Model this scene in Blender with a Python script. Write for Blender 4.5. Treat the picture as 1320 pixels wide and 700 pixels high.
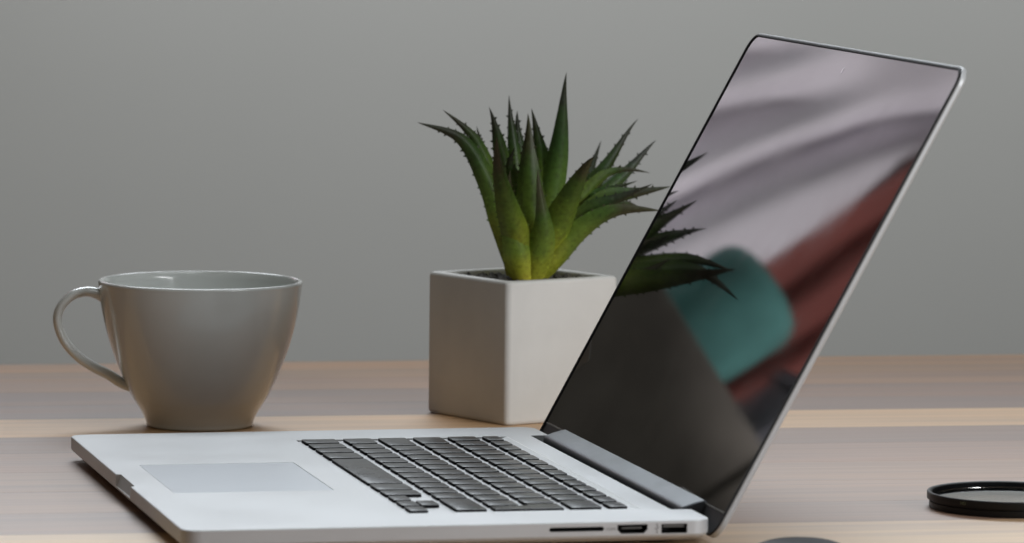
import bpy, bmesh, math, random
from mathutils import Vector, Matrix, Euler

random.seed(7)
for o in list(bpy.data.objects):
    bpy.data.objects.remove(o)
scene = bpy.context.scene
C = scene.collection
MM = 0.001
PI = math.pi

# ------------------------------------------------------------------ camera
cam_d = bpy.data.cameras.new('camera')
cam = bpy.data.objects.new('camera', cam_d)
C.objects.link(cam)
CAM_LOC = Vector((-0.384011, -2.636080, 0.329241))
CAM_ROT = Euler((math.radians(84.691), math.radians(-0.64234), math.radians(-13.17823)), 'XYZ')
FPX, PW, PH, CYP = 6618.49, 1320.0, 700.0, 13.06       # focal length in photograph pixels
cam.location = CAM_LOC
cam.rotation_euler = CAM_ROT
cam_d.sensor_width = 36.0
cam_d.lens = FPX / PW * 36.0
cam_d.shift_y = CYP / PW
cam_d.clip_start = 0.05
cam_d.clip_end = 60.0
cam_d.dof.use_dof = True
cam_d.dof.focus_distance = 2.64
cam_d.dof.aperture_fstop = 15.5
scene.camera = cam

# ------------------------------------------------------------------ world, lamps, exposure
world = bpy.data.worlds.new('World')
scene.world = world
world.use_nodes = True
bg = world.node_tree.nodes['Background']
bg.inputs[0].default_value = (1.0, 0.88, 0.70, 1)
bg.inputs[1].default_value = 0.068

def area_light(name, loc, target, sx, sy, power, color, spread=None):
    l = bpy.data.lights.new(name, 'AREA')
    l.shape = 'RECTANGLE'; l.size = sx; l.size_y = sy; l.energy = power; l.color = color
    if spread: l.spread = math.radians(spread)
    o = bpy.data.objects.new(name, l); C.objects.link(o)
    o.location = loc
    d = Vector(target) - Vector(loc)
    o.rotation_euler = d.to_track_quat('-Z', 'Y').to_euler()
    return o

# window to the right of the camera, three panes side by side
for k in range(3):
    area_light('window_light', (1.62, -2.55 + 0.50 * k, 0.66), (0.28, -0.62 + 0.50 * k, 0.06), 0.46, 0.85, 2.2, (0.97, 0.985, 1.0), 80)
# added strip with no known source, grades the wall brighter towards its top
area_light('wall_wash_fill', (1.02, 1.63, 0.86), (1.02, 1.65, 0.0), 2.0, 0.35, 11.5, (0.95, 0.98, 1.0), 105)
# high daylight from the far side, falling towards the near half of the table
area_light('skylight', (0.60, 1.50, 1.42), (0.40, -0.95, 0.0), 2.0, 0.6, 6.1, (0.88, 0.945, 1.0), 62)
# broad soft ceiling light above the near side of the table
area_light('ceiling_light', (0.45, -0.50, 1.45), (0.40, -0.38, 0.0), 1.1, 0.8, 3.6, (0.92, 0.965, 1.0), 130)
# added spot, unseen source, brightens the curtains mirrored in the screen
sp = bpy.data.lights.new('curtain_fill', 'SPOT')
sp.energy = 150.0; sp.spot_size = math.radians(30); sp.spot_blend = 0.6; sp.shadow_soft_size = 0.03; sp.color = (1.0, 0.96, 0.98)
spo = bpy.data.objects.new('curtain_fill', sp); C.objects.link(spo)
spo.location = (-0.98, 0.80, 0.66)
spo.rotation_euler = (Vector((-0.17, 1.85, 0.54)) - Vector(spo.location)).to_track_quat('-Z', 'Y').to_euler()

vs = scene.view_settings
vs.view_transform = 'Standard'; vs.look = 'None'; vs.exposure = 0.0; vs.gamma = 1.0
vs.use_curve_mapping = False
scene.render.engine = 'CYCLES'
scene.render.resolution_x = 1024; scene.render.resolution_y = 543

# ------------------------------------------------------------------ helpers
CAM_M = CAM_ROT.to_matrix()
VIEW = -(CAM_M @ Vector((0, 0, 1)))
RIGHT = CAM_M @ Vector((1, 0, 0))
UPV = CAM_M @ Vector((0, 1, 0))

def at(px, py, ref, off=0.0):
    """3-D point behind a measured photo position, at the depth of ref plus off millimetres."""
    d = CAM_M @ Vector(((px - PW / 2) / FPX, -(py - PH / 2 - CYP) / FPX, -1.0))
    depth = (Vector(ref) - CAM_LOC).dot(VIEW) + off * MM
    return CAM_LOC + d * (depth / d.dot(VIEW))

def empty(name, loc=(0, 0, 0), rz=0.0):
    o = bpy.data.objects.new(name, None); C.objects.link(o)
    o.location = loc; o.rotation_euler = (0, 0, rz); o.empty_display_size = 0.01
    return o

def tag(o, label=None, cat=None, group=None, kind=None):
    if label: o['label'] = label
    if cat: o['category'] = cat
    if group: o['group'] = group
    if kind: o['kind'] = kind
    return o

def mesh_obj(name, me, mat, parent=None, smooth=None):
    if mat is not None and len(me.materials) == 0:
        me.materials.append(mat)
    if smooth is not None:
        for p in me.polygons: p.use_smooth = True
        me.set_sharp_from_angle(angle=math.radians(smooth))
    o = bpy.data.objects.new(name, me); C.objects.link(o)
    if parent: o.parent = parent
    return o

def pyd(name, v, f, scale=MM):
    me = bpy.data.meshes.new(name)
    me.from_pydata([(a[0] * scale, a[1] * scale, a[2] * scale) for a in v], [], f)
    bm = bmesh.new(); bm.from_mesh(me)
    bmesh.ops.recalc_face_normals(bm, faces=bm.faces)
    bm.to_mesh(me); bm.free(); me.update()
    return me

def rrect(x0, x1, y0, y1, r, n=8):
    pts = []
    for cx, cy, a0 in ((x1 - r, y1 - r, 0), (x0 + r, y1 - r, 90), (x0 + r, y0 + r, 180), (x1 - r, y0 + r, 270)):
        for k in range(n + 1):
            a = math.radians(a0 + 90 * k / n)
            pts.append((cx + r * math.cos(a), cy + r * math.sin(a)))
    return pts

def loft(rings, cap0=True, cap1=True):
    """rings: lists of 3-D points of equal length -> verts, faces"""
    n = len(rings[0]); v = [p for r in rings for p in r]; f = []
    for k in range(len(rings) - 1):
        for i in range(n):
            j = (i + 1) % n
            f.append((k * n + i, k * n + j, (k + 1) * n + j, (k + 1) * n + i))
    if cap0: f.append(tuple(range(n))[::-1])
    if cap1: f.append(tuple(range((len(rings) - 1) * n, len(rings) * n)))
    return v, f

def rr_loft(x0, x1, y0, y1, r, levels, n=8):
    rings = []
    for ins, z in levels:
        rr = max(r - ins, 0.05)
        rings.append([(a, b, z) for a, b in rrect(x0 + ins, x1 - ins, y0 + ins, y1 - ins, rr, n)])
    return loft(rings)

def box(x0, x1, y0, y1, z0, z1):
    v = [(x, y, z) for z in (z0, z1) for y in (y0, y1) for x in (x0, x1)]
    f = [(0, 2, 3, 1), (4, 5, 7, 6), (0, 1, 5, 4), (2, 6, 7, 3), (0, 4, 6, 2), (1, 3, 7, 5)]
    return v, f

def join(parts):
    V, F = [], []
    for v, f in parts:
        o = len(V); V += list(v); F += [tuple(i + o for i in q) for q in f]
    return V, F

def lathe(profile, n=64, closed=True):
    rings = []
    for r, z in profile:
        rings.append([(r * math.cos(2 * PI * k / n), r * math.sin(2 * PI * k / n), z) for k in range(n)])
    v, f = loft(rings, False, False)
    m = len(profile)
    if closed:
        for i in range(n):
            j = (i + 1) % n
            f.append(((m - 1) * n + i, (m - 1) * n + j, j, i))
    return v, f

def boolean(me, cutters):
    a = bpy.data.objects.new('tmp_body', me); C.objects.link(a)
    made = []
    for c in cutters:
        b = bpy.data.objects.new('tmp_cut', c); C.objects.link(b); made.append(b)
        m = a.modifiers.new('b', 'BOOLEAN'); m.operation = 'DIFFERENCE'; m.solver = 'EXACT'; m.object = b
    dg = bpy.context.evaluated_depsgraph_get()
    out = bpy.data.meshes.new_from_object(a.evaluated_get(dg))
    for b in made: bpy.data.objects.remove(b)
    bpy.data.objects.remove(a)
    return out

def catmull(P, n):
    out = []
    m = len(P) - 1
    for k in range(n):
        u = k / (n - 1) * m; i = min(int(u), m - 1); t = u - i
        p0 = P[max(i - 1, 0)]; p1 = P[i]; p2 = P[i + 1]; p3 = P[min(i + 2, m)]
        out.append(0.5 * ((2 * p1) + (p2 - p0) * t + (2 * p0 - 5 * p1 + 4 * p2 - p3) * t * t + (3 * p1 - p0 - 3 * p2 + p3) * t ** 3))
    return out

# ------------------------------------------------------------------ materials
def new_mat(name):
    m = bpy.data.materials.new(name); m.use_nodes = True
    nt = m.node_tree
    return m, nt, nt.nodes['Principled BSDF']

def N(nt, kind, **kw):
    n = nt.nodes.new(kind)
    for k, v in kw.items():
        if k in n.inputs: n.inputs[k].default_value = v
        else: setattr(n, k, v)
    return n

def coords(nt, scale=(1, 1, 1), kind='Object'):
    tc = nt.nodes.new('ShaderNodeTexCoord'); mp = nt.nodes.new('ShaderNodeMapping')
    mp.inputs['Scale'].default_value = scale
    nt.links.new(tc.outputs[kind], mp.inputs['Vector'])
    return mp.outputs['Vector']

def ramp(nt, fac, stops):
    r = nt.nodes.new('ShaderNodeValToRGB')
    e = r.color_ramp.elements
    while len(e) < len(stops): e.new(0.5)
    for k, (p, c) in enumerate(stops):
        e[k].position = p; e[k].color = (*c, 1)
    nt.links.new(fac, r.inputs['Fac'])
    return r.outputs['Color']

def mat_simple(name, color, rough, metal=0.0, var=0.06, scale=40.0, bump=0.0, bscale=300.0, rvar=0.0, **kw):
    m, nt, b = new_mat(name)
    vec = coords(nt)
    no = N(nt, 'ShaderNodeTexNoise', Scale=scale, Detail=5.0)
    nt.links.new(vec, no.inputs['Vector'])
    lo = tuple(max(c * (1 - var), 0) for c in color); hi = tuple(min(c * (1 + var), 1) for c in color)
    nt.links.new(ramp(nt, no.outputs['Fac'], [(0.3, lo), (0.7, hi)]), b.inputs['Base Color'])
    b.inputs['Metallic'].default_value = metal
    b.inputs['Roughness'].default_value = rough
    if rvar:
        mr = N(nt, 'ShaderNodeMapRange'); mr.inputs[3].default_value = rough - rvar; mr.inputs[4].default_value = rough + rvar
        mr.inputs[1].default_value = 0.3; mr.inputs[2].default_value = 0.7
        nt.links.new(no.outputs['Fac'], mr.inputs[0]); nt.links.new(mr.outputs[0], b.inputs['Roughness'])
    if bump:
        n2 = N(nt, 'ShaderNodeTexNoise', Scale=bscale, Detail=4.0)
        nt.links.new(vec, n2.inputs['Vector'])
        bp = N(nt, 'ShaderNodeBump', Strength=bump, Distance=0.0004)
        nt.links.new(n2.outputs['Fac'], bp.inputs['Height']); nt.links.new(bp.outputs['Normal'], b.inputs['Normal'])
    for k, v in kw.items(): b.inputs[k.replace('_', ' ')].default_value = v
    return m

M = {}
M['alu'] = mat_simple('anodised_aluminium', (0.56, 0.57, 0.582), 0.42, metal=0.25, var=0.02, scale=16, rvar=0.04, bump=0.05, bscale=4000)
M['bright'] = mat_simple('chamfer_highlight', (0.86, 0.88, 0.90), 0.3, metal=0.15, var=0.01)  # pale colour stands in for reflected light
M['alu_dark'] = mat_simple('underside_aluminium', (0.30, 0.30, 0.31), 0.5, metal=0.5, var=0.03)
M['trackpad'] = mat_simple('trackpad_glass', (0.555, 0.585, 0.625), 0.34, metal=0.3, var=0.01)
M['key'] = mat_simple('key_plastic', (0.010, 0.011, 0.014), 0.29, var=0.15, scale=45, rvar=0.05, Specular_IOR_Level=0.28)
M['key_side'] = mat_simple('key_skirt', (0.006, 0.006, 0.007), 0.8, var=0.1, Specular_IOR_Level=0.1)
M['black'] = mat_simple('black_plastic', (0.010, 0.010, 0.011), 0.45, var=0.1)
M['gasket'] = mat_simple('black_rubber', (0.006, 0.006, 0.007), 0.6, var=0.1)
M['hinge'] = mat_simple('hinge_plastic', (0.125, 0.135, 0.15), 0.40, metal=0.35, var=0.05, rvar=0.05)
M['port'] = mat_simple('port_cavity', (0.012, 0.012, 0.012), 0.5, var=0.1)
M['contact'] = mat_simple('port_tongue', (0.10, 0.10, 0.095), 0.4, var=0.1)
M['print'] = mat_simple('grey_print', (0.16, 0.16, 0.16), 0.6, var=0.02)
M['line'] = mat_simple('glass_edge', (0.22, 0.22, 0.21), 0.25, var=0.03)
M['lens'] = mat_simple('camera_window', (0.6, 0.61, 0.63), 0.2, metal=1.0, var=0.02)
M['rubber'] = mat_simple('rubber_foot', (0.02, 0.02, 0.02), 0.7)
M['cup'] = mat_simple('grey_porcelain', (0.67, 0.695, 0.675), 0.18, var=0.025, scale=30, bump=0.04, bscale=60, Coat_Weight=0.7, Coat_Roughness=0.04)
M['ring'] = mat_simple('black_anodised_ring', (0.004, 0.0045, 0.005), 0.42, var=0.15, bump=0.06, bscale=900, Specular_IOR_Level=0.3)
M['mouse'] = mat_simple('mouse_shell', (0.014, 0.016, 0.02), 0.65, var=0.06, bump=0.04, bscale=1500)
M['cabinet'] = mat_simple('dark_cabinet_wood', (0.24, 0.22, 0.19), 0.9, var=0.3, scale=9)
M['teal'] = mat_simple('teal_glaze', (0.075, 0.20, 0.185), 0.9, var=0.18, scale=22, Specular_IOR_Level=0.15)
M['curtain'] = mat_simple('pale_lilac_cloth', (0.72, 0.69, 0.735), 0.9, var=0.05, scale=12)
M['red_curtain'] = mat_simple('brick_red_cloth', (0.19, 0.055, 0.045), 0.9, var=0.2, scale=8)
M['darkened_top'] = mat_simple('cabinet_top_darkened', (0.13, 0.12, 0.103), 0.9, var=0.25, scale=14)  # colour darkened against the doors to offset lamp light on the top
M['slate'] = mat_simple('slate_card', (0.085, 0.088, 0.105), 0.7, var=0.12, scale=20)
M['brass'] = mat_simple('dark_rod', (0.06, 0.05, 0.04), 0.4, metal=0.8)
M['floor'] = mat_simple('dark_floor', (0.10, 0.085, 0.07), 0.5, var=0.2, scale=3)

# screen glass: black panel behind a glossy pane with faint smears
m, nt, b = new_mat('screen_glass')
vec = coords(nt)
b.inputs['Base Color'].default_value = (0.0045, 0.0045, 0.0042, 1)
b.inputs['IOR'].default_value = 1.52
n1 = N(nt, 'ShaderNodeTexNoise', Scale=14.0, Detail=6.0, Roughness=0.6, Distortion=0.8)
nt.links.new(vec, n1.inputs['Vector'])
mr = N(nt, 'ShaderNodeMapRange'); mr.inputs[1].default_value = 0.45; mr.inputs[2].default_value = 0.75
mr.inputs[3].default_value = 0.022; mr.inputs[4].default_value = 0.05
nt.links.new(n1.outputs['Fac'], mr.inputs[0]); nt.links.new(mr.outputs[0], b.inputs['Roughness'])
n2 = N(nt, 'ShaderNodeTexNoise', Scale=700.0, Detail=2.0); nt.links.new(vec, n2.inputs['Vector'])
smear = ramp(nt, n1.outputs['Fac'], [(0.45, (0.004, 0.004, 0.004)), (0.8, (0.024, 0.022, 0.019))])
dust = ramp(nt, n2.outputs['Fac'], [(0.70, (0.0, 0.0, 0.0)), (0.80, (0.10, 0.10, 0.09))])
mxd = N(nt, 'ShaderNodeMix', data_type='RGBA', blend_type='ADD'); mxd.inputs['Factor'].default_value = 1.0
nt.links.new(smear, mxd.inputs[6]); nt.links.new(dust, mxd.inputs[7]); nt.links.new(mxd.outputs[2], b.inputs['Base Color'])
M['screen'] = m

# filter glass
m, nt, b = new_mat('filter_glass')
b.inputs['Base Color'].default_value = (0.90, 0.90, 0.86, 1); b.inputs['Roughness'].default_value = 0.02
b.inputs['Transmission Weight'].default_value = 1.0; b.inputs['IOR'].default_value = 1.5
M['filter_glass'] = m

# wood planks: same grain, tone per plank from Object Info colour
m, nt, b = new_mat('plank_wood')
tc = nt.nodes.new('ShaderNodeTexCoord'); oi = nt.nodes.new('ShaderNodeObjectInfo')
add = N(nt, 'ShaderNodeVectorMath', operation='ADD'); mulr = N(nt, 'ShaderNodeMath', operation='MULTIPLY'); mulr.inputs[1].default_value = 7.0
nt.links.new(oi.outputs['Random'], mulr.inputs[0])
nt.links.new(tc.outputs['Object'], add.inputs[0]); nt.links.new(mulr.outputs[0], add.inputs[1])
mp = nt.nodes.new('ShaderNodeMapping'); mp.inputs['Scale'].default_value = (1.1, 17.0, 17.0)
nt.links.new(add.outputs[0], mp.inputs['Vector'])
g1 = N(nt, 'ShaderNodeTexNoise', Scale=1.6, Detail=8.0, Roughness=0.62, Distortion=0.6); nt.links.new(mp.outputs[0], g1.inputs['Vector'])
mp2 = nt.nodes.new('ShaderNodeMapping'); mp2.inputs['Scale'].default_value = (5.0, 320.0, 320.0)
nt.links.new(add.outputs[0], mp2.inputs['Vector'])
g2 = N(nt, 'ShaderNodeTexNoise', Scale=1.0, Detail=5.0); nt.links.new(mp2.outputs[0], g2.inputs['Vector'])
gr = ramp(nt, g1.outputs['Fac'], [(0.28, (0.66, 0.60, 0.60)), (0.5, (1.0, 1.0, 1.0)), (0.74, (1.22, 1.18, 1.12))])
fr = ramp(nt, g2.outputs['Fac'], [(0.3, (0.85, 0.83, 0.81)), (0.6, (1.05, 1.05, 1.05))])
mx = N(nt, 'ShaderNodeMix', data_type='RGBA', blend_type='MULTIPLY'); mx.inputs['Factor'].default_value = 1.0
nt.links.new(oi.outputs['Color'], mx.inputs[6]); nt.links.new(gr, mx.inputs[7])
mx2 = N(nt, 'ShaderNodeMix', data_type='RGBA', blend_type='MULTIPLY'); mx2.inputs['Factor'].default_value = 1.0
nt.links.new(mx.outputs[2], mx2.inputs[6]); nt.links.new(fr, mx2.inputs[7])
nt.links.new(mx2.outputs[2], b.inputs['Base Color'])
mr = N(nt, 'ShaderNodeMapRange'); mr.inputs[1].default_value = 0.3; mr.inputs[2].default_value = 0.7; mr.inputs[3].default_value = 0.46; mr.inputs[4].default_value = 0.58
nt.links.new(g1.outputs['Fac'], mr.inputs[0]); nt.links.new(mr.outputs[0], b.inputs['Roughness'])
bp = N(nt, 'ShaderNodeBump', Strength=0.10, Distance=0.0003); nt.links.new(g2.outputs['Fac'], bp.inputs['Height'])
nt.links.new(bp.outputs['Normal'], b.inputs['Normal'])
b.inputs['Specular IOR Level'].default_value = 0.75
b.inputs['Coat Weight'].default_value = 0.5; b.inputs['Coat Roughness'].default_value = 0.5
M['plank'] = m

M['wall'] = mat_simple('painted_wall', (0.415, 0.416, 0.402), 0.85, var=0.012, scale=5, bump=0.12, bscale=220)

# pot: matte white concrete, faint blotches
M['pot'] = mat_simple('white_plaster', (0.63, 0.62, 0.59), 0.6, var=0.09, scale=16, bump=0.25, bscale=160)
M['pebble'] = mat_simple('grey_gravel', (0.075, 0.068, 0.056), 0.85, var=0.7, scale=300)

# leaf: yellow-green foot, dark green blade, purple-brown tip (position along the leaf in an attribute)
m, nt, b = new_mat('aloe_leaf')
at_ = nt.nodes.new('ShaderNodeAttribute'); at_.attribute_name = 'along'
oi = nt.nodes.new('ShaderNodeObjectInfo')
vec = coords(nt)
n1 = N(nt, 'ShaderNodeTexNoise', Scale=70.0, Detail=5.0); nt.links.new(vec, n1.inputs['Vector'])
mm = N(nt, 'ShaderNodeMath', operation='MULTIPLY_ADD'); mm.inputs[1].default_value = 0.34; nt.links.new(n1.outputs['Fac'], mm.inputs[0])
nt.links.new(at_.outputs['Fac'], mm.inputs[2])
col = ramp(nt, mm.outputs[0], [(0.12, (0.42, 0.38, 0.05)), (0.34, (0.26, 0.28, 0.030)), (0.58, (0.100, 0.155, 0.020)), (0.84, (0.042, 0.085, 0.016)), (1.0, (0.045, 0.048, 0.028))])
mx = N(nt, 'ShaderNodeMix', data_type='RGBA', blend_type='MULTIPLY'); mx.inputs['Factor'].default_value = 1.0
n3 = N(nt, 'ShaderNodeTexNoise', Scale=420.0, Detail=2.0); nt.links.new(vec, n3.inputs['Vector'])
spots = ramp(nt, n3.outputs['Fac'], [(0.30, (0.72, 0.70, 0.66)), (0.50, (1.0, 1.0, 1.0)), (0.66, (1.05, 1.08, 1.1)), (0.74, (1.7, 1.75, 1.9))])
mxs = N(nt, 'ShaderNodeMix', data_type='RGBA', blend_type='MULTIPLY'); mxs.inputs['Factor'].default_value = 1.0
nt.links.new(col, mxs.inputs[6]); nt.links.new(spots, mxs.inputs[7])
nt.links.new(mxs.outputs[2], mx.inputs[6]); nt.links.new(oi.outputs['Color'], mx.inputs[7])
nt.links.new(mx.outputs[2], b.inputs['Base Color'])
b.inputs['Roughness'].default_value = 0.48
b.inputs['Specular IOR Level'].default_value = 0.32
b.inputs['Subsurface Weight'].default_value = 0.0
bp = N(nt, 'ShaderNodeBump', Strength=0.25, Distance=0.0006); nt.links.new(n1.outputs['Fac'], bp.inputs['Height'])
nt.links.new(bp.outputs['Normal'], b.inputs['Normal'])
M['leaf'] = m

# ------------------------------------------------------------------ setting
TZ = -12.5                                            # table surface below the laptop's top case, mm
v, f = box(-3000, 4000, 1900, 2000, -809, 2600)
wall = tag(mesh_obj('wall', pyd('wall', v, f), M['wall']), 'plain matte grey wall behind the table', None, kind='structure')
v, f = box(-3000, 4000, -3500, 1899, -840, -809)
floor = tag(mesh_obj('floor', pyd('floor', v, f), M['floor']), 'dark floor below the table', None, kind='structure')

# table: boards laid side by side
table = tag(empty('wooden_table', (0, 0, TZ * MM), math.radians(-2.15)), 'wooden table of striped brown and pale boards under the laptop', 'table')
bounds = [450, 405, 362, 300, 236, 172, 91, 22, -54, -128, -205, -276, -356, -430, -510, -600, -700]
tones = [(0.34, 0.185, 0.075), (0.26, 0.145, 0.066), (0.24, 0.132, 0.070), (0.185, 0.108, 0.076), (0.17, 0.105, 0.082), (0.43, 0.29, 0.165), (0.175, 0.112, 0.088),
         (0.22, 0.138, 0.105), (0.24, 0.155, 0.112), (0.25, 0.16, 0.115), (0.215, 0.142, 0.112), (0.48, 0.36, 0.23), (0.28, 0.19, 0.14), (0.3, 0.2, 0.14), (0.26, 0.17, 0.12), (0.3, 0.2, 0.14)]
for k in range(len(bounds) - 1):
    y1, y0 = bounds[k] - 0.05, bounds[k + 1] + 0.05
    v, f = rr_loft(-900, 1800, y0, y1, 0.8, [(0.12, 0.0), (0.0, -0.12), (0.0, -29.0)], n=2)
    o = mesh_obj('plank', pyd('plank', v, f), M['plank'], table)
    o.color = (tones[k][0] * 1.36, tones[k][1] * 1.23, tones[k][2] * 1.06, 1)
v, f = box(-890, 1790, -690, 440, -45, -29.5)
mesh_obj('light_stop_board', pyd('light_stop_board', v, f), M['cabinet'], table)  # unseen backing added to stop light leaking between the planks

# ------------------------------------------------------------------ laptop
laptop = tag(empty('laptop'), 'open silver laptop with black keys and dark glossy screen', 'laptop')
BW, BD = 359.0, 248.5                                 # width (towards the camera), depth
A0, B0, PB, PA, CA, CB = 114.9, 42.08, 19.05, 18.47, 14.5, 17.5
KW = 14.5 * PB - 3.0

v, f = rr_loft(0, BD, -BW, 0, 9.0, [(20, -11.0), (10, -10.6), (4, -9.3), (1.0, -7.6), (0, -6.4), (0, -0.55), (0.15, -0.18), (0.5, 0.0)][::-1], n=10)
body = pyd('base', v, f)
def cut(v, f): return pyd('cut', v, f)
def frustum(x0, x1, y0, y1, z0, z1, ix0, ix1, iy):    # inset at the bottom
    v = [(x0 + ix0, y0 + iy, z0), (x1 - ix1, y0 + iy, z0), (x1 - ix1, y1 - iy, z0), (x0 + ix0, y1 - iy, z0),
         (x0, y0, z1), (x1, y0, z1), (x1, y1, z1), (x0, y1, z1)]
    return v, [(0, 3, 2, 1), (4, 5, 6, 7), (0, 1, 5, 4), (1, 2, 6, 5), (2, 3, 7, 6), (3, 0, 4, 7)]
cuts = []
WELL_Z = -0.80
cuts.append(cut(*frustum(A0 - 2.6, A0 + 110.2 + 3.4, -(B0 + KW + 2.6), -(B0 - 2.6), WELL_Z, 1.0, 0.7, 6.2, 0.6)))
cuts.append(cut(*rr_loft(16.8, 94.8, -232.3, -126.7, 1.5, [(0, -0.6), (0, 1.0)], n=4)))
cuts.append(cut(*rr_loft(238.2, 262, -322.5, -37, 1.2, [(0, -9.0), (0, 3.0)], n=4)))
# scoop at the front edge for the thumb
nv = [(-4, -158, 2), (3.2, -160.5, 2), (3.2, -204.5, 2), (-4, -208, 2), (-4, -158, -5.6), (0.3, -160.0, -5.6), (0.3, -205.0, -5.6), (-4, -208, -5.6)]
cuts.append(cut(nv, [(0, 1, 2, 3), (4, 7, 6, 5), (0, 4, 5, 1), (1, 5, 6, 2), (2, 6, 7, 3), (3, 7, 4, 0)]))
def yprism(pts, y0, y1):                              # outline in (x, z), extruded along y
    return loft([[(a, y0, b) for a, b in pts], [(a, y1, b) for a, b in pts]])
sd_out = rrect(170.6, 196.6, -4.25, -2.15, 1.0, 5)
hd_out = [(203.0, -1.45), (217.4, -1.45), (217.4, -3.9), (215.6, -5.75), (204.8, -5.75), (203.0, -3.9)]
us_out = rrect(224.0, 236.4, -6.0, -1.5, 0.35, 2)
for o_ in (sd_out, hd_out, us_out):
    cuts.append(cut(*yprism(o_, -BW - 3, -BW + 11)))
body = boolean(body, cuts)
base = mesh_obj('base', body, M['alu'], laptop, smooth=18)

def shrink(pts, d):
    cx = sum(p[0] for p in pts) / len(pts); cz = sum(p[1] for p in pts) / len(pts)
    hx = max(abs(p[0] - cx) for p in pts); hz = max(abs(p[1] - cz) for p in pts)
    return [(cx + (p[0] - cx) * (1 - d / hx), cz + (p[1] - cz) * (1 - d / hz)) for p in pts]
# port linings: open dark sleeves with a tongue inside
for nm, o_, tng in (('card_slot', sd_out, None), ('video_port', hd_out, (205.4, 215.0, -3.6, -2.9)), ('data_port', us_out, (225.2, 235.2, -3.3, -1.9))):
    a_ = shrink(o_, 0.02); i_ = shrink(o_, 0.28)
    y0 = -BW + 0.35; y1 = -BW + 10.5
    v, f = loft([[(p, y1, q) for p, q in a_], [(p, y0, q) for p, q in a_], [(p, y0, q) for p, q in i_], [(p, y1 - 0.5, q) for p, q in i_]])
    pt = mesh_obj(nm, pyd(nm, v, f), M['port'], base)
    if tng:
        v, f = box(tng[0], tng[1], -BW + 1.3, y1 - 0.8, tng[2], tng[3])
        mesh_obj('tongue', pyd('tongue', v, f), M['contact'], pt) if False else mesh_obj('tongue', pyd('tongue', v, f), M['contact'], base)

# print beside the ports
def text_mesh(s, size, name):
    cu = bpy.data.curves.new(name, 'FONT'); cu.body = s; cu.size = size; cu.align_x = 'CENTER'; cu.align_y = 'CENTER'; cu.extrude = 0.00003
    o = bpy.data.objects.new(name, cu); C.objects.link(o)
    dg = bpy.context.evaluated_depsgraph_get()
    me = bpy.data.meshes.new_from_object(o.evaluated_get(dg))
    bpy.data.objects.remove(o)
    return me
me = text_mesh('HDMI', 0.0019, 'port_print')
o = mesh_obj('port_print', me, M['print'], base); o.location = (199.9 * MM, (-BW - 0.02) * MM, -3.5 * MM); o.rotation_euler = (PI / 2, 0, 0)
# trident symbol next to the data port
sym = [box(221.75, 222.05, -BW - 0.04, -BW + 0.1, -5.3, -1.7)]
sym.append(([(221.4, -BW - 0.04, -2.0), (222.4, -BW - 0.04, -2.0), (221.9, -BW - 0.04, -1.2), (221.4, -BW + 0.1, -2.0), (222.4, -BW + 0.1, -2.0), (221.9, -BW + 0.1, -1.2)], [(0, 1, 2), (3, 5, 4), (0, 3, 4, 1), (1, 4, 5, 2), (2, 5, 3, 0)]))
sym.append(box(221.0, 221.25, -BW - 0.04, -BW + 0.1, -3.8, -2.9)); sym.append(box(222.55, 222.8, -BW - 0.04, -BW + 0.1, -3.3, -2.4))
sym.append(box(221.0, 222.0, -BW - 0.03, -BW + 0.1, -4.05, -3.75)); sym.append(box(221.9, 222.8, -BW - 0.035, -BW + 0.1, -3.55, -3.25))
sym.append(box(221.55, 222.25, -BW - 0.05, -BW + 0.1, -5.7, -5.1))
v, f = join(sym); mesh_obj('data_symbol', pyd('data_symbol', v, f), M['print'], base)

# black strips standing in for shade inside the hinge gap, rubber feet
v, f = box(238.35, 249.5, -322.2, -37.3, -8.9, -7.2)
mesh_obj('hinge_gap_shade', pyd('hinge_gap_shade', v, f), M['black'], laptop)
v, f = box(238.25, 238.75, -322.3, -37.2, -8.0, -0.7)
mesh_obj('gap_wall_shade', pyd('gap_wall_shade', v, f), M['black'], laptop)
for fx, fy in ((22, -24), (22, -335), (226, -24), (226, -335)):
    v, f = lathe([(0.01, -9.0), (7.5, -9.0), (8.0, -9.6), (7.6, -12.2), (7.0, -12.48), (0.01, -12.48)], 24, False)
    o = mesh_obj('rubber_foot', pyd('rubber_foot', v, f), M['rubber'], laptop, smooth=30); o.location = (fx * MM, fy * MM, 0)

# trackpad
v, f = rr_loft(17.0, 94.6, -232.1, -126.9, 1.4, [(0.0, -0.55), (0.0, -0.14), (0.12, -0.06)], n=4)
mesh_obj('trackpad', pyd('trackpad', v, f), M['trackpad'], laptop)

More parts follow.
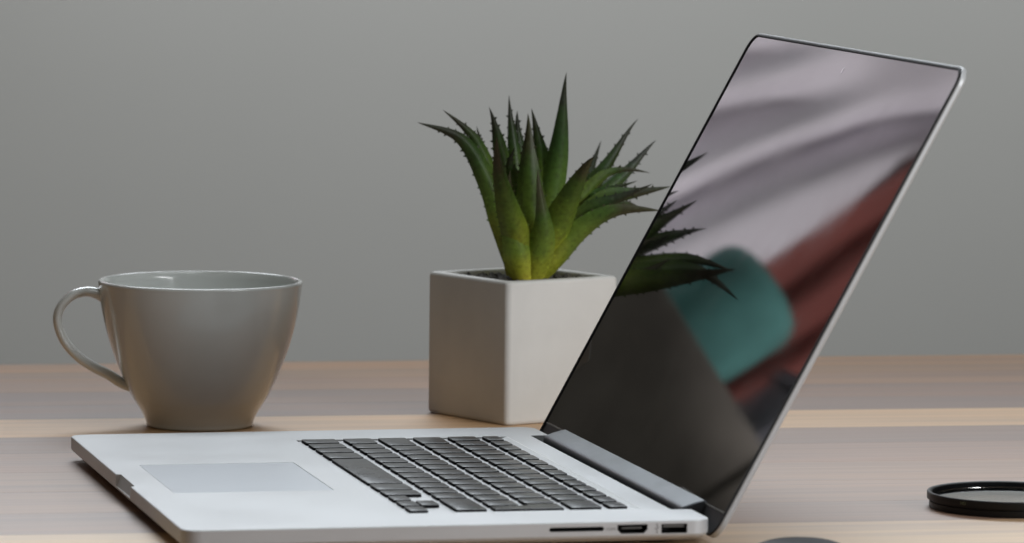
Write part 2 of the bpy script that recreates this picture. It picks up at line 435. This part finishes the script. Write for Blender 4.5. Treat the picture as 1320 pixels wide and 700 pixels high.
# keyboard: a plate at the bottom of the well carries every key
v, f = box(A0 - 1.4, A0 + 106.5, -(B0 + KW + 1.5), -(B0 - 1.5), WELL_Z - 0.4, WELL_Z + 0.04)
keyboard = mesh_obj('keyboard', pyd('keyboard', v, f), M['alu'], laptop)
tr_ = [(A0 + 107.3, -0.79), (A0 + 109.6, 0.03), (A0 + 110.4, 0.035), (A0 + 110.4, -0.5), (A0 + 107.6, -1.2)]
v, f = yprism(tr_, -(B0 + KW + 1.9), -(B0 - 1.9))
mesh_obj('well_highlight', pyd('well_highlight', v, f), M['bright'], laptop)  # added strip, highlight of the well's back edge put into its colour
KT = 0.80
cache = {}
def key_mesh(sa, sb):
    k = (round(sa, 2), round(sb, 2))
    if k not in cache:
        v, f = rr_loft(0, sa, -sb, 0, 1.1, [(0.0, WELL_Z + 0.12), (0.0, KT - 0.22), (0.06, KT - 0.05), (0.2, KT)], n=3)
        me = pyd('key', v, f); me.materials.append(M['key']); me.materials.append(M['key_side'])
        for p in me.polygons:
            if abs(p.normal.z) < 0.3: p.material_index = 1
        for p in me.polygons: p.use_smooth = True
        me.set_sharp_from_angle(angle=math.radians(40))
        cache[k] = me
    return cache[k]
def key(a, ua, ub, sa):                               # ua..ub in key units along the width
    o = bpy.data.objects.new('key', key_mesh(sa, (ub - ua) * PB - 4.0)); C.objects.link(o)
    o.parent = keyboard
    o.location = (a * MM, -(B0 + 0.5 + ua * PB) * MM, random.uniform(-0.04, 0.04) * MM)
    o.rotation_euler = (random.uniform(-0.0025, 0.0025), random.uniform(-0.004, 0.004), 0)
    return o
r1 = A0; r2 = A0 + 22; r3 = r2 + PA; r4 = r3 + PA; r5 = r4 + PA; rf = r5 + PA
for ua, ub in ((0, 1), (1, 2), (2, 3), (3, 4.25), (4.25, 9.25), (9.25, 10.5), (10.5, 11.5)): key(r1, ua, ub, CB)
for ua in (11.5, 12.5, 13.5): key(r1, ua, ua + 1, 8.5)
key(r1 + 9.4, 12.5, 13.5, 8.5)
for a, first, n, last in ((r2, 1.25, 11, 2.25), (r3, 1.75, 12, 0), (r4, 1.5, 12, 0), (r5, 1.0, 12, 1.5)):
    key(a, 0, first, CA)
    for k in range(n): key(a, first + k, first + k + 1, CA)
    if last: key(a, first + n, first + n + last, CA)
fw = 14.5 / 14
for k in range(14): key(rf, k * fw, (k + 1) * fw, 8.5)
# tall return key, stepped outline
def ret_ring(d, z):
    x0, x1, x2 = r3, r3 + CA - 0.2, r4 + CA
    b1 = B0 + 13.75 * PB; b0 = B0 + 13.5 * PB; b2 = B0 + KW
    xm = r4 - 0.0
    return [(x0 + d, -(b2 - d), z), (x2 - d, -(b2 - d), z), (x2 - d, -(b0 + d), z), (xm + d, -(b0 + d), z), (xm + d, -(b1 + d), z), (x0 + d, -(b1 + d), z)]
v, f = loft([ret_ring(d, z) for d, z in ((0, WELL_Z + 0.12), (0, KT - 0.22), (0.1, KT - 0.06), (0.32, KT))])
me = pyd('key', v, f); me.materials.append(M['key']); me.materials.append(M['key_side'])
for p in me.polygons:
    if abs(p.normal.z) < 0.3: p.material_index = 1
mesh_obj('key', me, None, keyboard)

# hinge cover: a long rounded bar between the base and the lid
hp_ = [(243.6, -7.0), (243.3, -1.6), (243.5, -0.2), (244.1, 0.7), (245.2, 1.25), (248.5, 2.35), (252.0, 3.3), (255.0, 3.9), (257.5, 2.0), (257.0, -4.0), (254.0, -8.0), (247.0, -8.3)]
HC = (250.0, -2.5)
rings = []
for y, s in ((-44.6, 0.90), (-45.2, 1.0), (-321.0, 1.0), (-321.6, 0.90)):
    rings.append([(HC[0] + (a - HC[0]) * s, y, HC[1] + (b - HC[1]) * s) for a, b in hp_])
v, f = loft(rings)
mesh_obj('hinge_cover', pyd('hinge_cover', v, f), M['hinge'], laptop, smooth=35)

# lid, built flat (x = up along the lid, y = width, z = out of the glass) and then tilted
TILT = math.radians(28.5136)
lid = empty('lid'); lid.parent = laptop
lid.location = (250.81 * MM, 0, -5.91 * MM)
ax = Vector((math.sin(TILT), 0, math.cos(TILT))); az = Vector((-math.cos(TILT), 0, math.sin(TILT))); ay = az.cross(ax)
lid.rotation_euler = Matrix((ax, ay, az)).transposed().to_euler()
LT = 245.6
v, f = rr_loft(-3.5, LT, -BW, 0, 10.0, [(1.2, -0.5), (0.75, 0.05), (0.25, -0.05), (0, -0.5), (0, -2.0), (0.4, -2.7), (1.8, -3.3), (5.0, -3.6)], n=10)
shell = mesh_obj('lid_shell', pyd('lid_shell', v, f), M['alu'], lid, smooth=25)
gr_ = []
for ins, z in ((0.0, -1.2), (0.0, 0.75), (0.25, 0.95), (1.0, 0.95), (1.2, 0.8), (1.2, -1.2)):
    gr_.append([(a, b, z) for a, b in rrect(-3.3 + ins, LT - 1.2 - ins, -BW + 0.55 + ins, -0.25 - ins, 9.5 - ins, 10)])
v, f = loft(gr_, False, False)
n_ = len(gr_[0]); f += [((len(gr_) - 1) * n_ + i, (len(gr_) - 1) * n_ + (i + 1) % n_, (i + 1) % n_, i) for i in range(n_)]
mesh_obj('gasket', pyd('gasket', v, f), M['gasket'], lid, smooth=25)
v, f = rr_loft(-2.0, LT - 2.0, -BW + 1.3, -1.0, 8.6, [(0, -1.1), (0, -0.1)], n=10)
mesh_obj('bezel_plate', pyd('bezel_plate', v, f), M['black'], lid, smooth=25)
def scr_ring(ins, z):
    x0, x1, y0, y1, r = 10.0 + ins, LT - 2.45 - ins, -BW + 1.8 + ins, -1.5 - ins, 8.4 - ins
    pts = []
    for cx, cy, a0, rr in ((x1 - r, y1 - r, 0, r), (x0 + 0.4, y1 - 0.4, 90, 0.4), (x0 + 0.4, y0 + 0.4, 180, 0.4), (x1 - r, y0 + r, 270, r)):
        for k in range(9):
            a = math.radians(a0 + 90 * k / 8); pts.append((cx + rr * math.cos(a), cy + rr * math.sin(a), z))
    return pts
v, f = loft([scr_ring(0, -0.5), scr_ring(0, 0.22), scr_ring(0.12, 0.30)])
screen = mesh_obj('screen', pyd('screen', v, f), M['screen'], lid)
v, f = box(9.2, 9.9, -BW + 3.2, -3.2, -0.3, 0.26)
mesh_obj('glass_edge', pyd('glass_edge', v, f), M['line'], lid)
v, f = rr_loft(-1.6, 1.6, -0.7, 0.7, 0.65, [(0, 0.2), (0, 0.36), (0.1, 0.4)], n=4)
o = mesh_obj('webcam', pyd('webcam', v, f), M['lens'], lid); o.location = (232.8 * MM, -181 * MM, 0)

# ------------------------------------------------------------------ cup
CUP = Vector((91.5, 131.0, TZ)) * MM
cup = tag(empty('coffee_cup', CUP), 'grey-white porcelain cup with loop handle behind the palm rest', 'cup')
outer = [(26.5, 0.0), (28.8, 0.3), (29.6, 1.4), (29.8, 3.0), (31.6, 7.3), (34.2, 11.5), (37.2, 16.2), (40.6, 23.0), (43.5, 29.6), (47.6, 40.4), (50.2, 48.5), (52.1, 55.5), (53.7, 63.0), (54.9, 70.0), (55.7, 77.0), (56.0, 79.2)]
rim = [(55.8, 80.0), (55.1, 80.4), (54.2, 80.3), (53.4, 79.6)]
inner = [(52.8, 76.5), (51.9, 70.0), (50.7, 63.0), (49.1, 55.5), (47.2, 48.5), (44.6, 40.4), (40.6, 30.0), (35.0, 20.0), (28.0, 12.0), (18.0, 7.0), (0.2, 6.0)]
foot = [(0.2, 2.2), (24.0, 2.2), (24.8, 0.4)]
def densify(P, n):
    Q = catmull([Vector((a, b, 0)) for a, b in P], n); return [(q.x, q.y) for q in Q]
prof = densify(outer, 44) + rim + densify(inner, 30) + foot
v, f = lathe(prof, 96, True)
mesh_obj('cup_body', pyd('cup_body', v, f), M['cup'], cup, smooth=50)
hx = [-53.0, -57.0, -62.7, -70.2, -76.4, -77.9, -74.1, -66.5, -58.1, -50.5, -43.0, -35.0]
hz = [71.5, 73.0, 73.8, 71.5, 65.0, 57.0, 46.4, 37.8, 32.2, 28.4, 23.5, 19.5]
wd = [5.6, 5.0, 4.4, 4.2, 4.2, 4.3, 4.4, 4.5, 4.6, 4.6, 4.6, 3.5]
th = [3.8, 3.2, 2.8, 2.6, 2.5, 2.5, 2.6, 2.7, 2.8, 2.9, 2.9, 2.2]
hp = catmull([Vector((a, b, 0)) for a, b in zip(hx, hz)], 60)
hw = catmull([Vector((a, b, 0)) for a, b in zip(wd, th)], 60)
hdir = Vector((math.cos(math.radians(-13 + 5)), math.sin(math.radians(-13 + 5)), 0)); hperp = Vector((-hdir.y, hdir.x, 0))
rings = []
for k in range(60):
    t = (hp[min(k + 1, 59)] - hp[max(k - 1, 0)]).normalized()
    nrm = hdir * (-t.y) + Vector((0, 0, t.x)); cpt = hdir * hp[k].x + Vector((0, 0, hp[k].y))
    rings.append([tuple(cpt + nrm * (hw[k].y * math.sin(a)) + hperp * (hw[k].x * math.cos(a))) for a in [2 * PI * j / 16 for j in range(16)]])
v, f = loft(rings)
mesh_obj('handle', pyd('handle', v, f), M['cup'], cup, smooth=60)

# ------------------------------------------------------------------ pot and plant
S, PHT = 76.8, 79.8
PTH = math.radians(22.9)
F0 = Vector((258.3, 104.5, TZ))
pot = tag(empty('plant_pot', F0 * MM, PTH), 'white square cube pot holding the aloe', 'plant pot')
lv = [(2.2, 0.0), (0.9, 0.3), (0.25, 1.1), (0.0, 2.6), (0.0, PHT - 2.2), (0.3, PHT - 0.9), (1.0, PHT - 0.2), (2.0, PHT), (5.2, PHT), (6.2, PHT - 0.3), (6.9, PHT - 1.2), (7.2, PHT - 3), (7.6, PHT - 24), (12, PHT - 24.2)]
rings = []
for ins, z in lv:
    rr = 3.4 if ins < 3 else 3.0
    rings.append([(a, b, z) for a, b in rrect(ins, S - ins, ins, S - ins, rr, 6)])
v, f = loft(rings)
mesh_obj('pot_wall', pyd('pot_wall', v, f), M['pot'], pot, smooth=50)
# gravel
gv = []
ico = bmesh.new(); bmesh.ops.create_icosphere(ico, subdivisions=1, radius=1.0)
iv = [tuple(q.co) for q in ico.verts]; ifc = [tuple(q.index for q in fc.verts) for fc in ico.faces]; ico.free()
for k in range(520):
    r = random.uniform(1.3, 2.6); cx = random.uniform(9.2, S - 9.2); cy = random.uniform(9.2, S - 9.2); cz = PHT - 4.0 + random.uniform(-1.5, 1.2)
    sx, sy, sz = (r * random.uniform(0.7, 1.2) for _ in range(3))
    gv.append(([(cx + p[0] * sx, cy + p[1] * sy, cz + p[2] * sz) for p in iv], ifc))
gv.append(box(7.9, S - 7.9, 7.9, S - 7.9, PHT - 20, PHT - 5.5))
v, f = join(gv)
tag(mesh_obj('gravel', pyd('gravel', v, f), M['pebble'], pot), kind='stuff')

ctr = F0 + Vector((math.cos(PTH) - math.sin(PTH), math.cos(PTH) + math.sin(PTH), 0)) * S / 2
PC = Vector((ctr.x, ctr.y, TZ + PHT - 8)) * MM
plant = tag(empty('aloe_plant', PC), 'green spiky aloe with toothed leaves growing from the white pot', 'plant')

def zx(p): return (520 + p[0] / 2.333, 80 + p[1] / 2.333)
def make_leaf(pts, wmax, d0, d1, phi=0.3, tint=(1, 1, 1), teeth=True, thick=0.26, fold=0.35, prof=None):
    """pts: outline centre line in photo detail coordinates, foot to tip; d0/d1 depth in mm at foot/tip."""
    n = 30
    m = len(pts) - 1
    P = []
    for i, q in enumerate(pts):
        u = i / m
        px, py = zx(q)
        P.append(at(px, py, PC, d0 + (d1 - d0) * u ** 1.3))
    seed = random.uniform(0, 6.28); wob = random.uniform(0.0008, 0.0018)
    sp_ = catmull(P, n)
    sp_ = [q + RIGHT * (wob * math.sin(7 * i / n + seed) * i / n) + UPV * (wob * math.cos(8 * i / n + seed) * i / n) for i, q in enumerate(sp_)]
    prof = prof or [(0, 0.62), (0.15, 0.88), (0.32, 1.0), (0.52, 0.84), (0.72, 0.52), (0.87, 0.22), (0.95, 0.08), (1, 0.01)]
    def wf(t):
        for (a, b), (c, d) in zip(prof, prof[1:]):
            if t <= c: return b + (d - b) * (t - a) / (c - a)
        return prof[-1][1]
    W0 = 1.12 * wmax / 2.333 / 2.33 * MM / 2
    verts, faces, along = [], [], []
    K = 7
    edgeL, edgeR = [], []
    for i in range(n):
        t = i / (n - 1)
        T = (sp_[min(i + 1, n - 1)] - sp_[max(i - 1, 0)]).normalized()
        ip = T.cross(VIEW).normalized()
        ph = phi + 0.55 * math.sin(2.6 * t + seed) * t
        B = (ip * math.cos(ph) + (T.cross(ip)).normalized() * math.sin(ph)).normalized()
        Nn = B.cross(T).normalized()
        if Nn.dot(-VIEW) < 0: Nn = -Nn
        w = W0 * wf(t) * (1 + 0.08 * math.sin(8 * t + seed) * (1 - t)); h = w * thick + 0.0003 * (1 - t)
        ring = []
        for j in range(K):                                   # outer (convex) face, towards the viewer
            u = -1 + 2 * j / (K - 1)
            ring.append(sp_[i] + B * (w * u) + Nn * (h * (1 - u * u) * 1.6 - w * fold * u * u * 0.6))
        for j in range(1, K - 1):                            # inner (hollow) face
            u = 1 - 2 * j / (K - 1)
            ring.append(sp_[i] + B * (w * u) + Nn * (-h * (1 - u * u) * 0.5 - w * fold * u * u * 0.6))
        edgeL.append((ring[0], -B, T, w)); edgeR.append((ring[K - 1], B, T, w))
        verts += ring; along += [t] * len(ring)
    R = 2 * K - 2
    for i in range(n - 1):
        for j in range(R):
            k = (j + 1) % R
            faces.append((i * R + j, i * R + k, (i + 1) * R + k, (i + 1) * R + j))
    faces.append(tuple(range(R))[::-1]); faces.append(tuple(range((n - 1) * R, n * R)))
    if teeth:
        for E in (edgeL, edgeR):
            L = 0.0; nxt = 0.006
            for i in range(2, n - 1):
                L += (E[i][0] - E[i - 1][0]).length
                t = i / (n - 1)
                if L > nxt and 0.3 < t < 0.88:
                    nxt = L + random.uniform(0.0032, 0.0052)
                    p, Bd, T, w = E[i]
                    ln = random.uniform(0.0006, 0.0015); hb = 0.0012
                    side = T.cross(Bd).normalized() * 0.0005
                    o0 = len(verts); base = p - Bd * 0.0006
                    verts += [base - T * hb, base + T * hb, base + side, base - side, p + Bd * ln + T * ln * 0.7]
                    along += [t + 0.05] * 4 + [min(t + 0.3, 1.0)]
                    faces += [(o0, o0 + 2, o0 + 4), (o0 + 2, o0 + 1, o0 + 4), (o0 + 1, o0 + 3, o0 + 4), (o0 + 3, o0, o0 + 4)]
    me = pyd('leaf', [tuple(q - PC) for q in verts], faces, 1.0)
    a = me.attributes.new('along', 'FLOAT', 'POINT')
    a.data.foreach_set('value', along)
    o = mesh_obj('leaf', me, M['leaf'], plant, smooth=55)
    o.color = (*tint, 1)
    return o

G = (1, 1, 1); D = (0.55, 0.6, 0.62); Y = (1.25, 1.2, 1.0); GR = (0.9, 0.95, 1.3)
# back leaves first
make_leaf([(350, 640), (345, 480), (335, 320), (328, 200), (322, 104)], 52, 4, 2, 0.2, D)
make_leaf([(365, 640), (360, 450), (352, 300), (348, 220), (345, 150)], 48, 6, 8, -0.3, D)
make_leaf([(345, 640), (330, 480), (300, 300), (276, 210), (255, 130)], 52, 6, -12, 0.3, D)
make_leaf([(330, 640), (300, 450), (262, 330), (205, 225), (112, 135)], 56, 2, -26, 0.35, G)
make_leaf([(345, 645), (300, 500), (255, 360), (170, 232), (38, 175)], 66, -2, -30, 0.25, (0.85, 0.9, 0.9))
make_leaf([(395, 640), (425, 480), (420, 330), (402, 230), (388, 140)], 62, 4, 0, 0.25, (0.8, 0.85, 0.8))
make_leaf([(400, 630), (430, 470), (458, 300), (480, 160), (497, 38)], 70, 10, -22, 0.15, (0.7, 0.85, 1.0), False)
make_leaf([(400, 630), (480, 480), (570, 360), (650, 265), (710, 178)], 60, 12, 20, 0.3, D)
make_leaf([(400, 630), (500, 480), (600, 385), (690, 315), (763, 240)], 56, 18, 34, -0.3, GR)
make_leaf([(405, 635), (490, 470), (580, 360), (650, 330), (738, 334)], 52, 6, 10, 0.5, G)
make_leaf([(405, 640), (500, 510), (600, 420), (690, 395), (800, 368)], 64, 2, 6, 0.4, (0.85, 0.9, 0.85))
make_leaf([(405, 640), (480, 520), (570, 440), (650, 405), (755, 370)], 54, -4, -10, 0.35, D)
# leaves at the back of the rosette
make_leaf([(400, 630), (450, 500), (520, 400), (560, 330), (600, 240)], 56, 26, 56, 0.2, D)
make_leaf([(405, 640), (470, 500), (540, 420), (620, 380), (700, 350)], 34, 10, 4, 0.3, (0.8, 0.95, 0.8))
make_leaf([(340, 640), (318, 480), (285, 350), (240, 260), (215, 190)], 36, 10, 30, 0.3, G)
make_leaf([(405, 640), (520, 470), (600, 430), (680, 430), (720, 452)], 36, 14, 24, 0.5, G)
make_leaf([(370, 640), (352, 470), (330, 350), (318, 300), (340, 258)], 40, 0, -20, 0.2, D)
# front leaves
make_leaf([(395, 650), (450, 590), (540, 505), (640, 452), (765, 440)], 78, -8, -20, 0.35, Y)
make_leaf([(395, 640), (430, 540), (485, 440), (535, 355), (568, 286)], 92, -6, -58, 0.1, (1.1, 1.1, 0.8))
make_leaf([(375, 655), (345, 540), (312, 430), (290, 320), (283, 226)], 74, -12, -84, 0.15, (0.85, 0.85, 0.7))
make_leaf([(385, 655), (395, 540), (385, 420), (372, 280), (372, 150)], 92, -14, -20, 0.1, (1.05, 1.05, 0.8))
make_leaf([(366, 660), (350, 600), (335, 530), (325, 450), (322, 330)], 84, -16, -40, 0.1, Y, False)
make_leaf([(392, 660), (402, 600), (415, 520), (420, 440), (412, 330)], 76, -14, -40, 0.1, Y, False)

# ------------------------------------------------------------------ lens filter
FC = Vector((429.0, -253.0, TZ)) * MM
filt = tag(empty('lens_filter', FC), 'round black camera lens filter lying flat at the right', 'lens filter')
prof = [(39.0, 0.15), (39.2, 0.5), (39.2, 3.2), (38.4, 3.4), (38.4, 4.1), (40.2, 4.3), (40.3, 4.6), (40.3, 7.6), (40.0, 7.95), (38.9, 8.0), (38.4, 7.7)]
z = 7.4
while z > 4.2:
    prof += [(37.9, z), (38.3, z - 0.3)]; z -= 0.6
prof += [(36.6, 3.9), (36.4, 3.7), (36.4, 1.9), (37.0, 1.7), (37.0, 0.15)]
v, f = lathe(prof, 128, True)
ring = mesh_obj('filter_ring', pyd('filter_ring', v, f), M['ring'], filt, smooth=35)
v, f = lathe([(0.05, 4.2), (36.5, 4.2), (36.5, 5.4), (0.05, 5.4)], 96, False)
mesh_obj('filter_glass', pyd('filter_glass', v, f), M['filter_glass'], filt)
me = text_mesh('HD', 0.0022, 'filter_print')
pm = mat_simple('filter_print', (0.10, 0.11, 0.05), 0.6)
o = mesh_obj('filter_print', me, pm, filt)
aa = math.radians(-103.2 - 39)
o.location = (40.36 * MM * math.cos(aa), 40.36 * MM * math.sin(aa), 6.0 * MM); o.rotation_euler = (PI / 2, 0, aa + PI / 2)

# ------------------------------------------------------------------ mouse at the lower edge
top = at(1030, 700.5, Vector((0.30, -0.42, 0)))
mz = top.z / MM - TZ
mouse = tag(empty('computer_mouse', (top.x, top.y, TZ * MM), math.radians(-20)), 'smooth dark grey rounded mouse back peeking in at the bottom edge', 'mouse')
rings = []
for k in range(15):
    ph_ = k / 14 * PI / 2
    s = math.cos(ph_) ** 0.7 if k < 14 else 0.01; zz = 1.2 + (mz - 1.2) * math.sin(ph_)
    rings.append([(25 * s * math.copysign(abs(math.cos(a)) ** 0.9, math.cos(a)), 46 * s * math.copysign(abs(math.sin(a)) ** 0.9, math.sin(a)) , zz) for a in [2 * PI * j / 40 for j in range(40)]])
v, f = loft(rings)
mesh_obj('shell', pyd('shell', v, f), M['mouse'], mouse, smooth=60)
v, f = loft([[(23.5 * math.cos(2 * PI * j / 40), 44 * math.sin(2 * PI * j / 40), zz) for j in range(40)] for zz in (0.0, 1.3)])
mesh_obj('mouse_base', pyd('mouse_base', v, f), M['black'], mouse)

# ------------------------------------------------------------------ what the screen mirrors, beside the wall behind the table
cab = tag(empty('dark_cabinet', (-0.25, 1.74, -0.809)), 'dark brown cabinet mirrored in the lower part of the screen', 'cabinet')
v, f = rr_loft(-330, 330, -150, 150, 3, [(0, 60), (0, 1150)], n=2); mesh_obj('carcass', pyd('carcass', v, f), M['cabinet'], cab)
v, f = rr_loft(-330, 330, -150, 150, 3, [(0, 1151), (0, 1172), (1, 1174)], n=2); mesh_obj('cabinet_top', pyd('cabinet_top', v, f), M['darkened_top'], cab)
for k in (-1, 1):
    v, f = rr_loft(k * 164 - 160, k * 164 + 160, -168, -151, 2, [(0, 70), (0, 1172.5), (0.8, 1173.5)], n=2); dr = mesh_obj('door', pyd('door', v, f), M['cabinet'], cab)
    v, f = box(k * 30 - 5, k * 30 + 5, -178, -168.5, 560, 680); mesh_obj('handle', pyd('handle', v, f), M['brass'], dr)
for fx in (-300, 300):
    for fy in (-120, 120):
        v, f = lathe([(0.1, 0), (16, 0), (20, 61), (0.1, 61)], 12, False); o = mesh_obj('foot', pyd('foot', v, f), M['cabinet'], cab); o.location = (fx * MM, fy * MM, 0)

vase = tag(empty('teal_vase', (-0.147, 1.66, 0.3655)), 'teal rounded vase mirrored in the middle of the screen', 'vase')
po = densify([(45, 0), (48, 2), (49.5, 20), (50.5, 45), (50.5, 68), (48, 82), (41, 91), (34, 94)], 30) + [(31, 95), (30, 93)] + densify([(36, 88), (44, 80), (47, 66), (47, 42), (45, 20), (38, 6), (0.2, 5)], 20)
v, f = lathe(po + [(0.2, 0)], 48, True); mesh_obj('vase_body', pyd('vase_body', v, f), M['teal'], vase, smooth=50)
bx_ = tag(empty('storage_box', (-0.33, 1.66, 0.3655)), 'slate grey lidded box mirrored low at the right of the screen', 'box')
v, f = rr_loft(-95, 95, -60, 60, 3, [(0.5, 0), (0, 1), (0, 62)], n=3); mesh_obj('box_body', pyd('box_body', v, f), M['slate'], bx_)
v, f = rr_loft(-98, 98, -63, 63, 3, [(0, 60), (0, 76), (1, 77)], n=3); mesh_obj('box_lid', pyd('box_lid', v, f), M['slate'], bx_)

def curtain(name, label, x0, x1, z0, z1, mat, y, folds, lean, swag=False):
    """folds: (position, depth, width) of the valleys; lean shears the folds sideways with height"""
    n, mrow = int((x1 - x0) / 4), 70
    v, f = [], []
    for side in (0, 1):
        for r in range(mrow + 1):
            for k in range(n + 1):
                x = x0 + (x1 - x0) * k / n; z = z1 + (z0 - z1) * r / mrow
                xs = x + lean * (z - 520) + 5 * math.sin(z * 0.021 + x * 0.01)
                d = sum(dp * math.exp(-((xs - c) / w) ** 2) * (1 if len(h) == 0 else max(0.0, min(1.0, (h[0] - z) / 150))) for c, dp, w, *h in folds)
                if swag: d += 26 * math.exp(-((z - 700 - 0.35 * (x + 60)) / 48) ** 2)
                v.append((x, y + d + side * 1.5, z))
    S1 = (mrow + 1) * (n + 1)
    for r in range(mrow):
        for k in range(n):
            q = r * (n + 1) + k
            f.append((q, q + 1, q + n + 2, q + n + 1)); f.append((S1 + q, S1 + q + n + 1, S1 + q + n + 2, S1 + q + 1))
    edge = [r * (n + 1) for r in range(mrow + 1)]
    for a_, b_ in zip(edge, edge[1:]):
        f.append((a_, b_, S1 + b_, S1 + a_)); f.append((a_ + n, S1 + a_ + n, S1 + b_ + n, b_ + n))
    for k in range(n):
        f.append((k, S1 + k, S1 + k + 1, k + 1)); q = mrow * (n + 1) + k; f.append((q, q + 1, S1 + q + 1, S1 + q))
    o = mesh_obj(name, pyd(name, v, f), mat, None, smooth=60)
    return tag(o, label, 'curtain')
curtain('pale_curtain', 'pale lilac folded curtain mirrored in the upper part of the screen', -168, 150, 368, 1100, M['curtain'], 1828,
        [(-42, 62, 22, 700), (-97, 50, 16, 800), (14, 54, 20, 700), (66, 48, 16), (110, 40, 15)], 0.24, True)
curtain('red_curtain', 'brick red curtain mirrored at the right of the screen', -520, -172, 368, 1100, M['red_curtain'], 1846,
        [(-200 - 46 * k, 22, 13) for k in range(7)], 0.05)
rod = tag(empty('curtain_rod', (-0.19, 1.84, 1.12)), 'dark curtain rod above the mirrored curtains', 'curtain rod')
v, f = loft([[(x, 9 * math.cos(2 * PI * j / 16), 9 * math.sin(2 * PI * j / 16)) for j in range(16)] for x in (-380, 380)])
mesh_obj('pole', pyd('pole', v, f), M['brass'], rod, smooth=40)
for x in (-360, 360):
    v, f = box(x - 6, x + 6, 6, 62, -7, 7); mesh_obj('bracket', pyd('bracket', v, f), M['brass'], rod)
